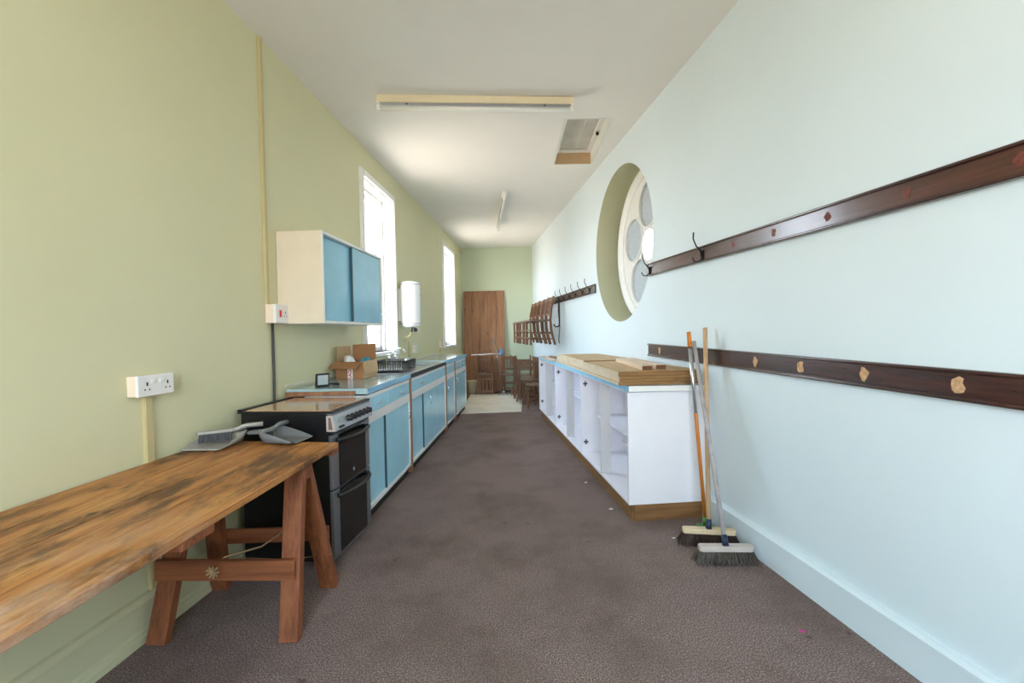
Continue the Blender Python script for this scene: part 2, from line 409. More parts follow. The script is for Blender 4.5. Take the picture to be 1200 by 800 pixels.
# ------------------------------------------------------------------ sash windows of the left wall
def sash_window(n, s0, s1, z0, z1):
    root = bpy.data.objects.new('window_%d' % n, None); COL.objects.link(root)
    root.location = (AL, 0, 0); root.rotation_euler = (0, 0, TL); root['kind'] = 'structure'
    a = MB(); w = .07
    for (y0, y1, c0, c1) in ((s0-w, s0, z0-.04, z1+w), (s1, s1+w*.6, z0-.04, z1+w), (s0, s1, z1, z1+w)):
        a.box(0, .028, y0, y1, c0, c1)
        a.box(.028, .036, y0+.008, y1-.008, c0, c1-.008)
    a.build('architrave', 'white', root, .004)
    a = MB(); t = .012; dp = .26
    a.box(-dp, .0, s0, s0+t, z0, z1); a.box(-dp, .0, s1-t, s1, z0, z1); a.box(-dp, .0, s0+t, s1-t, z1-t, z1)
    a.build('lining', 'white', root, .002)
    MB().box(-dp, .05, s0-w, s1+w*.6, z0-.04, z0).build('sill', 'white', root, .005)
    # sliding sashes: lower one nearer the room
    zm = (z0+z1)/2
    for nm, x, c0, c1 in (('lower_sash', -.16, z0, zm+.02), ('upper_sash', -.215, zm-.02, z1-t)):
        a = MB(); f = .055; y0, y1 = s0+t, s1-t
        a.box(x-.045, x, y0, y0+f, c0, c1); a.box(x-.045, x, y1-f, y1, c0, c1)
        a.box(x-.045, x, y0+f, y1-f, c0, c0+f); a.box(x-.045, x, y0+f, y1-f, c1-.04, c1)
        ym = (y0+y1)/2; a.box(x-.04, x-.005, ym-.012, ym+.012, c0+f, c1-.04)
        so = a.build(nm, 'white', root, .004)
        MB().box(x-.026, x-.022, y0+f, y1-f, c0+f, c1-.04).build('pane', 'glass', so)
    a = MB(); a.box(-.15, -.115, s0+t, s0+t+.03, z0, z1-t); a.box(-.15, -.115, s1-t-.03, s1-t, z0, z1-t); a.box(-.15, -.115, s0+t, s1-t, z1-t-.03, z1-t)
    a.build('stop_bead', 'white', root, .003)
for i, w in enumerate(WIN): sash_window(i+1, *w)
rw = bpy.data.objects.new('window_5', None); COL.objects.link(rw); rw.location = (0, YB, 0); struct(rw)  # unseen window, added to bring daylight into the near end
a = MB(); x0, x1, z0, z1 = FILLWIN; xm = (x0+x1)/2; zm = (z0+z1)/2
for q in ((x0, x0+.06, z0, z1), (x1-.06, x1, z0, z1), (x0+.06, x1-.06, z0, z0+.07), (x0+.06, x1-.06, z1-.06, z1), (xm-.03, xm+.03, z0+.07, z1-.06), (x0+.06, xm-.03, zm-.02, zm+.02), (xm+.03, x1-.06, zm-.02, zm+.02)): a.box(q[0], q[1], -.2, -.15, q[2], q[3])
f = a.build('window_frame', 'white', rw)
MB().box(x0+.06, x1-.06, -.178, -.174, z0+.06, z1-.06).build('pane', 'glass', f)
# round window with a rosette of glazed circles
def round_window():
    root = bpy.data.objects.new('window_4', None); COL.objects.link(root)
    root.location = (AR, 0, 0); root.rotation_euler = (0, 0, TR); root['kind'] = 'structure'
    cy, cz, R0 = 4.72, 2.262, .825
    X = .285
    a = MB()
    a.lathe([(R0+.005, X), (R0+.005, X-.05), (R0-.03, X-.05), (R0-.05, X-.03), (R0-.065, X-.03), (R0-.08, X-.012), (R0-.08, X)], (0, cy, cz), 72, 'x', True)
    a.build('ring_frame', 'white', root)
    # tracery plate with six holes
    circ = [(0, 0, .165)]+[(.435*math.cos(math.radians(17+72*k)), .435*math.sin(math.radians(17+72*k)), .240) for k in range(5)]
    b = MB(); N = 48
    def loop(c, r, n, x): return [b.bm.verts.new((x, cy+c[0]+r*math.cos(2*PI*k/n), cz+c[1]+r*math.sin(2*PI*k/n))) for k in range(n)]
    edges = []
    for c, r, n in [((0, 0), R0-.07, 96)]+[((q[0], q[1]), q[2], N) for q in circ]:
        L = loop(c, r, n, X-.004)
        edges += [b.bm.edges.new((L[i], L[(i+1) % n])) for i in range(n)]
    bmesh.ops.triangle_fill(b.bm, use_beauty=True, use_dissolve=False, edges=edges)
    # drop triangles inside the holes
    kill = []
    for f in b.bm.faces:
        c = f.calc_center_median(); y, z = c.y-cy, c.z-cz
        if any(math.hypot(y-q[0], z-q[1]) < q[2]*math.cos(PI/N)-.001 for q in circ): kill.append(f)
    bmesh.ops.delete(b.bm, geom=kill, context='FACES')
    ex = bmesh.ops.extrude_face_region(b.bm, geom=list(b.bm.faces))
    bmesh.ops.translate(b.bm, verts=[v for v in ex['geom'] if isinstance(v, bmesh.types.BMVert)], vec=(.05, 0, 0))
    tr = b.build('tracery', 'white', root)
    for q in circ:
        b = MB(); c = (0, cy+q[0], cz+q[1])
        b.lathe([(q[2]+.014, X-.004), (q[2]+.014, X-.016), (q[2]-.004, X-.016), (q[2]-.004, X-.004)], c, N, 'x', True)
        rim = b.build('foil_rim', 'white', tr)
        b = MB(); b.lathe([(q[2]+.003, X+.018), (q[2]+.003, X+.024)], c, N, 'x')
        b.build('pane', 'glass' if q is circ[0] else 'obscured', tr)
round_window()

# ------------------------------------------------------------------ loft hatch, floor covering, lights
t = thing('loft_hatch', 'square loft hatch set back in the white ceiling above the round window', 'hatch', ((hx0+hx1)/2, (hy0+hy1)/2, H+.005))
hw, hl = (hx1-hx0)/2, (hy1-hy0)/2
a = MB(); T = .02
a.box(-hw, -hw+T, -hl, hl, .0, .24); a.box(hw-T, hw, -hl, hl, 0, .24); a.box(-hw+T, hw-T, -hl, -hl+T, 0, .24)
a.build('lining', 'lightbody2', t)
MB().box(-hw+T, hw-T, hl-T, hl, 0, .24).build('end_lining', 'hatchtan', t)
a = MB(); hw2, hl2 = hw-T, hl-T; f = .05
a.box(-hw2, -hw2+f, -hl2, hl2, .125, .15); a.box(hw2-f, hw2, -hl2, hl2, .125, .15); a.box(-hw2+f, hw2-f, -hl2, -hl2+f, .125, .15); a.box(-hw2+f, hw2-f, hl2-f, hl2, .125, .15)
a.build('stop_frame', 'ceil', t, .004)
a = MB(); a.box(-hw2+f*.6, .03, -hl2+.02, hl2-.02, .152, .18); a.box(.034, hw2-f*.6, -hl2+.02, hl2-.02, .152, .18)
a.build('door_panel', 'hatch', t)
MB().lathe([(.008, .09), (.016, .095), (.016, .11), (.008, .126)], (hw2-.025, 0, 0), 12).build('catch', 'iron', t)
lf = MB().prism([(-.93, 7.44), (.14, 7.56), (.19, 8.9), (.17, 9.75), (-.93, 9.82)], .0005, .005).build('vinyl_floor_patch', 'lino')
tag(lf, 'cream vinyl floor patch laid before the stacked chairs at the far end', 'flooring')

def batten_light(name, label, loc, rz, L, body, sag=0):
    t = thing(name, label, 'ceiling light', loc, rz, 'ceiling strip lights')
    a = MB(); a.box(-L/2, L/2, -.032, .032, -.062, 0); a.build('body', body, t, .004)
    MB().box(-L/2+.03, L/2-.03, -.022, .022, -.067, -.0625).build('reflector', 'greyband', t, .001)
    for sx in (-1, 1):
        e = MB(); x = sx*(L/2-.012)
        e.box(x-.012, x+.012, -.034, .034, -.075, -.058); e.box(x-.012, x+.012, -.016, .016, -.125, -.07)
        e.build('lamp_holder', 'socket', t, .003)
    MB().tube([(-L/2+.024, 0, -.105), (L/2-.024, 0, -.105)], .0165, 16).build('fluorescent_tube', 'tube', t)
    for x in (-L*.35, L*.35): MB().lathe([(.010, -.068), (.010, -.062)], (x, -.012, 0), 10).build('screw_cover', 'iron', t)
    return t
batten_light('ceiling_light', 'unlit cream strip light fixed across the ceiling with a bare tube', (-.265, 3.80, H+SL*-.26-.001), math.atan2(.10, 1.67), 1.66, 'lightbody')
batten_light('ceiling_light', 'smaller strip light farther off running lengthwise along the ceiling', (-.145, 7.30, H-.002), PI/2+.072, 1.95, 'lightbody2')
o = MB().prism([(0, 0), (.10, 0), (.075, .05), (.03, .085)], -.045, .045, 'x').build('motion_sensor', 'cream', None, .006)
o.location = (-1.105, 10.39, 3.235); o.rotation_euler = (0, 0, PI*.75); tag(o, 'small cream sensor high in the far corner under the ceiling', 'sensor')

# ------------------------------------------------------------------ left wall fittings
def socket_box(name, label, s, z, w, h, d, gangs, mats=('socketside', 'socket'), dtl=None, cat='socket'):
    t = thing(name, label, cat, wl(s, .001, z), TL)
    MB().box(0, d*.72, -w/2, w/2, -h/2, h/2).build('back_box', mats[0], t, .003)
    fp = MB().box(d*.72, d, -w/2-.002, w/2+.002, -h/2-.002, h/2+.002).build('face_plate', mats[1], t, .004)
    for g in gangs:
        for q in ((g-.0035, g+.0035, 0, .016), (g-.015, g-.008, -.020, -.014), (g+.008, g+.015, -.020, -.014)):
            MB().box(d-.001, d+.001, *q).build('pin_hole', 'blackplastic', fp)
    return t, fp
t, fp = socket_box('double_socket', 'white double wall socket on yellowed trunking above the bench', 2.06, 1.148, .19, .092, .055, (-.05, .06))
for y in (-.02, .025): MB().box(.054, .060, y-.010, y+.010, .008, .026).build('rocker_switch', 'socket', fp, .002)
t, fp = socket_box('cooker_switch', 'cream cooker switch with a red rocker beside the wall cupboard', 3.05, 1.515, .15, .125, .075, (.035,))
MB().box(.074, .082, -.036, -.018, -.024, .024).build('red_rocker', 'red', fp, .003)
t, fp = socket_box('single_socket', 'small white socket on the wall just below the water heater', 6.41, 1.145, .12, .11, .04, (0,))
t, fp = socket_box('single_socket', 'small white socket nearest the far window, above the worktop', 8.07, 1.16, .13, .12, .04, (0,))
def trunking(label, s, z0, z1, w):
    t = thing('cable_trunking', label, 'trunking', wl(s, .0005, z0), TL)
    MB().box(0, .016, -w/2, w/2, 0, z1-z0).build('channel', 'conduit', t, .002)
    MB().box(.016, .020, -w/2+.003, w/2-.003, 0, z1-z0).build('cover', 'conduit', t, .001)
trunking('yellowed cable trunking dropping from the double socket to the skirting', 2.055, .20, 1.10, .042)
trunking('tall yellowed trunking running from the ceiling down to the cooker switch', 2.985, 1.578, 3.34, .032)
trunking('short trunking below the far small socket, down to the worktop', 8.07, .99, 1.10, .05)
o = MB().tube([wl(3.035, .012, 1.45), wl(3.035, .012, 1.1), wl(3.03, .012, .9), wl(3.02, .012, .5)], .009, 8).build('cooker_cable', 'cable')
tag(o, 'dark grey cable hanging from the cooker switch down behind the cooker', 'cable')
# wall cupboard
t = thing('wall_cupboard', 'cream wall cupboard with two sliding blue doors above the worktop', 'cupboard', wl(3.115, .004, 1.447), TL)
CW, CD, CH = 1.17, .325, .645
a = MB(); k = .02
a.box(.0, CD, 0, k, 0, CH); a.build('side_panel', 'creamply', t, .002)
a = MB(); a.box(0, CD, CW-k, CW, 0, CH); a.build('side_panel', 'creamply', t, .002)
a = MB(); a.box(0, CD+.004, k, CW-k, 0, k); a.build('bottom_panel', 'white', t, .002)
a = MB(); a.box(0, CD+.004, k, CW-k, CH-k, CH); a.build('top_panel', 'white', t, .002)
MB().box(0, .008, k, CW-k, k, CH-k).build('back_panel', 'cream', t)
MB().box(CD, CD+.006, -.0, k, 0, CH).build('edge_strip', 'white', t, .001); MB().box(CD, CD+.006, CW-k, CW, 0, CH).build('edge_strip', 'white', t, .001)
for i, (y0, y1, x) in enumerate(((k+.002, .56, CD-.045), (.53, CW-k-.002, CD-.022))):
    d = MB().box(x, x+.014, y0, y1, k+.003, CH-k-.003).build('sliding_door', 'blue', t, .002)
    if i == 1: MB().box(x, x+.0145, y0-.012, y0-.0005, k+.003, CH-k-.003).build('edge_strip', 'edgedark', d)
    yy = y0+.02 if i == 0 else y1-.035
    MB().tube([(x+.013, yy, .075), (x+.032, yy, .085), (x+.036, yy, .11), (x+.032, yy, .135), (x+.013, yy, .145)], .004, 8).build('door_handle', 'chrome', d)
# water heater
t = thing('water_heater', 'white cylindrical water heater hung on the wall beside the first window', 'water heater', wl(5.80, .153, 1.45), TL)
a = MB(); a.lathe([(.05, .0), (.105, .005), (.125, .03), (.128, .05), (.128, .545), (.125, .565), (.105, .585), (.05, .592)], n=40); a.build('tank', 'enamel', t)
for z in (.045, .545): MB().lathe([(.1285, z), (.1300, z), (.1300, z+.008), (.1285, z+.008)], n=40, closed=True).build('band', 'greyband', t)
a = MB(); a.box(.127, .131, .02, .05, .40, .42); a.build('badge', 'greyband', t)
a = MB(); a.box(-.149, -.10, -.06, .06, .08, .5); a.build('wall_bracket', 'enamel', t, .004)
a = MB(); a.tube([(.03, -.05, 0), (.03, -.05, -.04), (.02, -.05, -.07)], .009); a.tube([(.03, .05, 0), (.03, .05, -.05)], .009); a.lathe([(.015, -.06), (.024, -.05), (.024, -.02), (.015, -.01)], (.06, 0, 0), 14)
a.build('valve', 'blackplastic', t)
a = MB(); a.tube([(.02, -.05, -.065), (.0, -.05, -.11), (-.08, -.0, -.13), (-.11, .06, -.16), (-.118, .16, -.18), (-.118, .26, -.18), (-.118, .28, -.20), (-.118, .28, -.438)], .013, 10)
a.build('feed_pipe', 'conduit', t)
MB().tube([(.06, .06, -.01), (.08, .11, -.03), (.07, .15, -.09)], .003, 6).build('flex', 'socket', t)

# ------------------------------------------------------------------ kitchen run under the windows
CF = lambda y, off=0: (-1.20+.0458*y-off)
def cwl(y, off=0, z=0): return Vector((CF(y)-off, y, z))
ZT = .978
def handle(parent, x, y, z, cup=False):
    a = MB()
    if cup:
        a.prism([(x, z-.018), (x+.026, z-.012), (x+.030, z), (x+.02, z+.016), (x, z+.018)], y-.038, y+.038, 'y')
    else:
        a.tube([(x, y-.04, z), (x+.018, y-.036, z), (x+.024, y-.02, z), (x+.024, y+.02, z), (x+.018, y+.036, z), (x, y+.04, z)], .005, 8)
    return a.build('handle', 'chrome', parent, .003 if cup else 0)
def vhandle(parent, x, y, z):
    return MB().tube([(x, y, z-.045), (x+.02, y, z-.04), (x+.026, y, z-.02), (x+.026, y, z+.02), (x+.02, y, z+.04), (x, y, z+.045)], .005, 8).build('handle', 'chrome', parent)
def base_unit(label, y0, y1, drawers, doors, first=False, post=True, cupd=None, last=False):
    t = thing('base_unit', label, 'kitchen unit', (CF(y0), y0, 0), TC, 'blue kitchen base units')
    L = (y1-y0)*math.hypot(1, .0458); D = .45; k = .018
    p = .034 if post else 0
    for q in (p, L-k): MB().box(-D, 0, q, q+k, .085, .925).build('side_panel', 'white', t, .001)
    MB().box(-D, -.0, p+k, L-k, .085, .105).build('bottom_panel', 'white', t, .001)
    MB().box(-D, -D+.01, p+k, L-k, .105, .925).build('back_panel', 'white', t)
    MB().box(-D, -.03, p, L, 0.001, .085).build('kickboard', 'darkkick', t)
    a = MB(); a.box(-.02, .004, p, L, .897, .925); a.box(-.02, .004, p, L, .712, .785); a.box(-.02, .004, p, L, .085, .112)
    a.box(-.02, .004, L-.022, L, .112, .712)
    a.build('face_frame', 'white', t, .002)
    if post: MB().box(-.05, .014, 0, p, .0 if False else .02, .935).build('batten', 'rimwood', t, .002)
    for (a0, a1, hy, cup) in drawers:
        d = MB().box(-.02, .001, a0*L+p*.9+.003, a1*L-.004, .787, .896).build('drawer_front', 'bluelit', t, .002)
        handle(d, .001, hy*L, .84, cup)
    for i, (a0, a1, hy, hz, dx) in enumerate(doors):
        d = MB().box(-.022-dx, -.004-dx, a0*L+(p+k if a0 == 0 else 0)+.002, a1*L-(.022 if a1 == 1 else 0)-.002, .113, .711).build('sliding_door', 'bluelit', t, .002)
        if a0 > 0: MB().box(-.022-dx, -.0035-dx, a0*L-.010, a0*L+.0015, .113, .711).build('edge_strip', 'edgedark', d)
        if hy is not None: vhandle(d, -.004-dx, hy*L, hz)
    return t
base_unit('blue and white base unit standing right behind the cooker', 3.17, 4.285, [(0, .43, .22, False), (.43, 1, .74, False)], [(0, .40, None, 0, .014), (.385, 1, .93, .60, 0)], post=False)
base_unit('long blue base unit under the steel sink and dish rack', 4.29, 6.06, [(0, .5, .24, True), (.5, 1, .80, False)], [(0, .33, None, 0, .014), (.32, 1, .46, .60, 0)])
base_unit('narrow blue base unit between the sink unit and the last unit', 6.065, 6.77, [(0, 1, .55, False)], [(0, 1, .18, .58, 0)])
base_unit('end blue base unit nearest the far bucket', 6.775, 7.93, [(0, .5, .27, False), (.5, 1, .75, False)], [(0, .5, .12, .62, .0), (.5, 1, .9, .62, 0)])
def worktop(label, y0, y1, z0, z1, front, mats, back=.012):
    t = thing('worktop', label, 'worktop', (0, 0, 0))
    bx = lambda y: AL+BL*y+back
    MB().prism([(bx(y0), y0), (CF(y0)+front, y0), (CF(y1)+front, y1), (bx(y1), y1)], z0, z1).build('top', mats[0], t, .003)
    MB().prism([(CF(y0)+front+.0005, y0), (CF(y0)+front+.004, y0), (CF(y1)+front+.004, y1), (CF(y1)+front+.0005, y1)], z0-.001, z1-.003).build('front_edge', mats[1], t)
    return t
w1 = worktop('pale blue worktop under the cardboard box, next to the cooker', 3.165, 4.29, .936, ZT, .012, ('bluelam', 'blueedge'))
MB().box(-1.62, CF(3.165)-.07, 3.150, 3.164, .93, ZT-.016).build('end_trim', 'rimwood', w1, .001)
worktop('pale blue worktop running from the sink to the far window', 6.08, 7.95, .936, ZT+.012, .012, ('bluelam', 'blueedge'))
a = MB()
up = [(AL+BL*3.17+.002, 3.17), (AL+BL*3.17+.010, 3.17), (AL+BL*7.9+.010, 7.9), (AL+BL*7.9+.002, 7.9)]
o = a.prism(up, ZT+.014, ZT+.035).build('splash_strip', 'cream', None, .002); tag(o, 'thin cream edging strip along the wall behind the worktops', 'trim')
# sink top
t = thing('sink_top', 'stainless steel sink top with drainer set under the first window', 'sink', (CF(4.295), 4.295, .930), TC)
SLn = 1.745; D = .51
bx0, bx1, by0, by1 = -.42, -.10, .98, 1.48
a = MB()
for x0, x1, y0, y1 in ((-D, .016, 0, by0), (-D, .016, by1, SLn), (-D, bx0, by0, by1), (bx1, .016, by0, by1)): a.box(x0, x1, y0, y1, .03, .045)
a.box(-D, -D+.012, 0, SLn, .045, .075)
for i in range(7): a.box(-.40+i*.045, -.385+i*.045, .2, .9, .045, .049)
a.build('drainer_top', 'steel', t, .003)
a = MB()
for x0, x1, y0, y1 in ((bx0-.004, bx0, by0, by1), (bx1, bx1+.004, by0, by1), (bx0, bx1, by0-.004, by0), (bx0, bx1, by1, by1+.004)): a.box(x0, x1, y0, y1, -.13, .038)
a.box(bx0, bx1, by0, by1, -.134, -.13)
a.build('bowl', 'steel', t)
MB().lathe([(.012, -.129), (.035, -.129), (.035, -.126), (.012, -.127)], ((bx0+bx1)/2, (by0+by1)/2, 0), 20).build('waste', 'chrome', t)
MB().box(.016, .020, 0, SLn, .004, .045).build('front_lip', 'darkkick', t, .001)
def tap(parent, x, y, h):
    a = MB()
    a.lathe([(.026, .045), (.026, .055), (.014, .06), (.014, h-.05), (.02, h-.045), (.02, h-.02), (.012, h-.015)], (x, y, 0), 16)
    a.build('tap_body', 'chrome', parent)
    a = MB(); a.tube([(x, y-.03, h), (x, y+.03, h)], .006, 8); a.tube([(x-.03, y, h), (x+.03, y, h)], .006, 8); a.lathe([(.008, h-.018), (.014, h-.01), (.014, h+.006), (.006, h+.012)], (x, y, 0), 12)
    a.build('tap_handle', 'chrome', parent)
t2 = thing('mixer_tap', 'chrome bridge mixer tap behind the black dish rack', 'tap', cwl(5.05, .43, .936), TC)
tap(t2, 0, 0, .19); tap(t2, 0, .24, .19)
a = MB(); a.tube([(0, 0, .10), (0, .24, .10)], .011, 12); a.tube([(0, .12, .10), (0, .12, .18), (.02, .12, .24), (.07, .12, .262), (.12, .12, .25), (.15, .12, .215)], .011, 12)
a.build('spout', 'chrome', t2)
# dish rack
t = thing('dish_rack', 'black wire dish rack standing on the steel drainer', 'dish rack', cwl(4.42, .10, .9805), TC)
a = MB(); RW, RL, RH = .34, .50, .105
for z, r in ((.012, .004), (RH, .006), (RH*.8, .004)):
    q = [(-RW, 0, z), (0, 0, z), (0, RL, z), (-RW, RL, z), (-RW, 0, z)]
    for p_, q_ in zip(q, q[1:]): a.tube([p_, q_], r, 6)
n = 22
for i in range(n+1):
    y = RL*i/n
    a.tube([(0, y, RH), (-.005, y, .012), (-RW+.005, y, .012), (-RW, y, RH)], .0035, 5)
for i in range(1, 14):
    x = -RW*i/14
    for y in (0, RL): a.tube([(x, y, RH), (x, y, .012)], .0035, 5)
for x, y in ((-.02, .03), (-.02, RL-.03), (-RW+.02, .03), (-RW+.02, RL-.03)): a.tube([(x, y, 0), (x, y, .014)], .006, 6)
a.build('wire_basket', 'blackplastic', t)
MB().box(-RW+.03, -.03, .03, RL-.03, .016, .022).build('tray', 'blackplastic', t, .006)
MB().lathe([(.028, .016), (.034, .05), (.036, .115), (.031, .115), (.028, .03)], (-.06, RL-.07, 0), 16).build('cutlery_cup', 'greyplastic2', t)
# cardboard box
t = thing('cardboard_box', 'open brown cardboard box with red lettered tape on the worktop', 'box', (-1.543, 3.87, ZT+.001), -.05)
BW, BLn, BH = .245, .34, .15
a = MB(); e = .004
MB().box(0, BW, 0, e, 0, BH).build('front_side', 'card', t)
MB().box(BW-e, BW, e, BLn, 0, BH).build('end_side', 'cardlight', t)
a.box(0, e, e, BLn, 0, BH); a.box(e, BW-e, BLn-e, BLn, 0, BH); a.box(e, BW-e, e, BLn-e, 0, e); a.build('carton_body', 'card', t)
MB().bar((BW/2-.01, -.0, BH-.002), (BW/2-.02, -.115, BH-.052), BW, .004).build('flap', 'card', t)
MB().bar((BW/2, BLn-.002, BH), (BW/2-.008, BLn+.03, BH+.145), BW-.02, .004, (0, -1, .3)).build('flap', 'card', t)
MB().bar((.003, BLn/2, BH), (.004, BLn/2, BH+.13), BLn-.06, .004, (-1, 0, 0)).build('flap', 'cardlight', t)
MB().bar((BW-.0, BLn/2, BH), (BW+.012, BLn/2, BH-.11), BLn-.02, .004, (1, 0, 0)).build('flap', 'cardlight', t)
tp = MB().box(BW*.52-.022, BW*.52+.022, -.0008, -.0002, 0, .098).build('tape', 'tape', t)
cu = bpy.data.curves.new('tape_text', 'FONT'); cu.body = 'FRAGILE'; cu.size = .042; cu.align_x = 'CENTER'; cu.align_y = 'CENTER'; cu.extrude = .0002; cu.offset = .0012
to = bpy.data.objects.new('tmp', cu); COL.objects.link(to)
me = bpy.data.meshes.new_from_object(to.evaluated_get(bpy.context.evaluated_depsgraph_get())); bpy.data.objects.remove(to)
me.materials.clear(); me.materials.append(M['red'])
ww = max(v.co.x for v in me.vertices)-min(v.co.x for v in me.vertices)
for v in me.vertices: v.co.x *= .096/ww*1.55
tx = bpy.data.objects.new('tape_lettering', me); COL.objects.link(tx); tx.parent = tp
# keep only the letters that fit on the visible tape (RAGI): the rest wraps under the flap and base
bmm = bmesh.new(); bmm.from_mesh(me)
bmesh.ops.delete(bmm, geom=[v for v in bmm.verts if abs(v.co.x+.004) > .046], context='VERTS'); bmm.to_mesh(me); bmm.free()
tx.rotation_euler = (PI/2, -PI/2, 0); tx.location = (BW*.52, -.0012, .049)
def blob(name, label, cat, loc, sx, sy, sz, m, seed, grp=None):
    b = MB(); rnd = random.Random(seed)
    bmesh.ops.create_icosphere(b.bm, subdivisions=3, radius=1)
    for v in b.bm.verts:
        k = 1+.13*math.sin(5*v.co.x+seed)+.11*math.sin(6*v.co.y+2*seed)+.08*math.sin(9*v.co.z)+rnd.uniform(-.06, .06)
        v.co = Vector((v.co.x*k*sx, v.co.y*k*sy, v.co.z*k*sz))
    o = b.build(name, m); o.location = loc
    return tag(o, label, cat)
blob('plastic_bag', 'crumpled clear plastic bag poking out of the cardboard box', 'bag', (-1.46, 3.98, ZT+.105), .065, .085, .085, 'bag', 2)
blob('plastic_bag', 'blue plastic bag inside the cardboard box', 'bag', (-1.36, 4.12, ZT+.10), .05, .07, .075, 'bluebag', 5)
# small display
t = thing('energy_monitor', 'small black framed display standing on the worktop in front of the box', 'display', (-1.415, 3.30, ZT+.001), .75)
a = MB(); a.prism([(-.0, 0), (.035, 0), (.012, .10), (-.006, .10)], -.048, .048, 'x'); a.build('casing', 'blackplastic', t, .003)
MB().face([(-.038, -.0020, .016), (.038, -.0020, .016), (.038, -.0062, .088), (-.038, -.0062, .088)]).build('screen', 'screen', t)
MB().tube([(.03, .03, .01), (.09, .06, .012), (.13, .05, .01), (.12, .0, .009), (.085, .02, .01)], .006, 8).build('lead', 'blackplastic', t)

# ------------------------------------------------------------------ cooker
t = thing('cooker', 'black and silver freestanding electric cooker beside the wooden bench', 'cooker', wl(2.635, .03, 0), TL-.03)
W_, D_ = .52, .56
a = MB(); a.box(.02, D_, 0, W_, .03, .905); a.build('body', 'black', t, .003)
for x in (.05, D_-.06):
    for y in (.05, W_-.05): MB().lathe([(.016, 0.0), (.018, .03)], (x, y, 0), 12).build('foot', 'blackplastic', t)
a = MB(); a.box(.0, D_+.03, -.004, W_+.004, .905, .918); a.build('hob_rim', 'black', t, .003)
MB().box(.05, D_+.012, .006, W_-.006, .9185, .925).build('hob_lid', 'lid', t, .002)
MB().box(.0, .03, -.004, W_+.004, .918, .93).build('hinge_bar', 'black', t, .003)
MB().box(D_-.01, D_+.028, 0, W_, .893, .905).build('trim_strip', 'greymetal', t, .002)
cp = MB(); cp.prism([(D_-.01, .80), (D_+.048, .80), (D_+.030, .893), (D_-.01, .893)], 0, W_, 'y'); cp = cp.build('control_panel', 'silver', t, .003)
for y in (-.0035, W_): MB().prism([(D_-.009, .801), (D_+.047, .801), (D_+.030, .892), (D_-.009, .892)], y, y+.0035, 'y').build('end_cap', 'endcap', cp)
MB().prism([(D_+.004, .812), (D_+.030, .812), (D_+.018, .882), (D_+.004, .882)], -.0042, -.0036, 'y').build('end_slot', 'slot', cp)
def onp(z): return D_+.048-(z-.80)*.018/.093
a = MB(); a.box(onp(.855)-.004, onp(.855)+.0015, .04, .125, .835, .872); a.build('clock_display', 'screen', cp)
for i in range(3): MB().lathe([(.007, 0), (.007, .008)], (onp(.818), .05+.022*i, .818), 10, 'x').build('button', 'blackplastic', cp)
for i in range(6):
    y = .17+.058*i
    k_ = MB().lathe([(.021, -.002), (.021, .006), (.017, .010), (.016, .026), (.012, .029)], (onp(.848), y, .848), 18, 'x').build('control_knob', 'blackplastic', cp)
    MB().box(onp(.848)+.026, onp(.848)+.032, y-.004, y+.004, .832, .864).build('grip', 'blackplastic', k_, .001)
for nm, z0, z1 in (('upper_oven_door', .455, .775), ('lower_oven_door', .06, .445)):
    d = MB().box(D_, D_+.022, .0, W_, z0, z1).build(nm, 'greymetal', t, .004)
    MB().box(D_+.022, D_+.027, .075, W_-.075, z0, z1).build('glass_panel', 'ovenglass', d, .003)
    zh = z1-.035
    pts = []
    for i in range(13):
        u = i/12; pts.append((D_+.028+.05*math.sin(PI*u)**.55, .045+u*(W_-.09), zh))
    MB().tube(pts, .013, 12).build('door_handle', 'blackplastic', d)
    if z0 > .3: MB().lathe([(.012, D_+.027), (.012, D_+.0285)], (0, W_/2, z0+.05), 16, 'x').build('badge', 'silver', d)
MB().box(D_-.01, D_+.01, .0, W_, .03, .058).build('plinth', 'greymetal', t, .002)
MB().box(D_-.005, D_+.02, 0, W_, .777, .798).build('vent_slot', 'black', t, .002)

# ------------------------------------------------------------------ trestle bench
TB = .79
tt = thing('trestle_tabletop', 'long worn pine board top resting on the trestle beside the wall', 'table top', (0, 0, 0))
a = MB()
y0, y1 = .15, 2.36
def fx(y): return -.989+(y-.836)*(.051/1.542)
def bxx(y): return AL+BL*y+.012
N = 4
for i in range(N):
    u0, u1 = i/N, (i+1)/N
    g = .0012
    P = lambda y, u: bxx(y)+(fx(y)-bxx(y))*u
    ye = y1+.095*(1-u0)-.0; ye1 = y1+.095*(1-u1)
    a.prism([(P(y0, u0)+g, y0), (P(y0, u1)-g, y0), (P(ye1, u1)-g, ye1), (P(ye, u0)+g, ye)], TB-.03, TB-.002*random.random())
a.build('planks', 'table', tt, .004)
for y, hw_ in ((1.36, .07), (2.345, .04)): MB().box(-1.66, fx(y)-.006, y-hw_, y+hw_, TB-.058, TB-.0305).build('batten', 'trestlex', tt, .003)
t = thing('trestle', 'red-brown wooden A-frame trestle carrying the pine table top', 'trestle', (-1.3, 2.16, 0), 0)
zt = TB-.0315
def leg(p, q): return MB().bar(p, q, .085, .045, (0, 1, 0)).build('leg', 'trestle', t, .003)
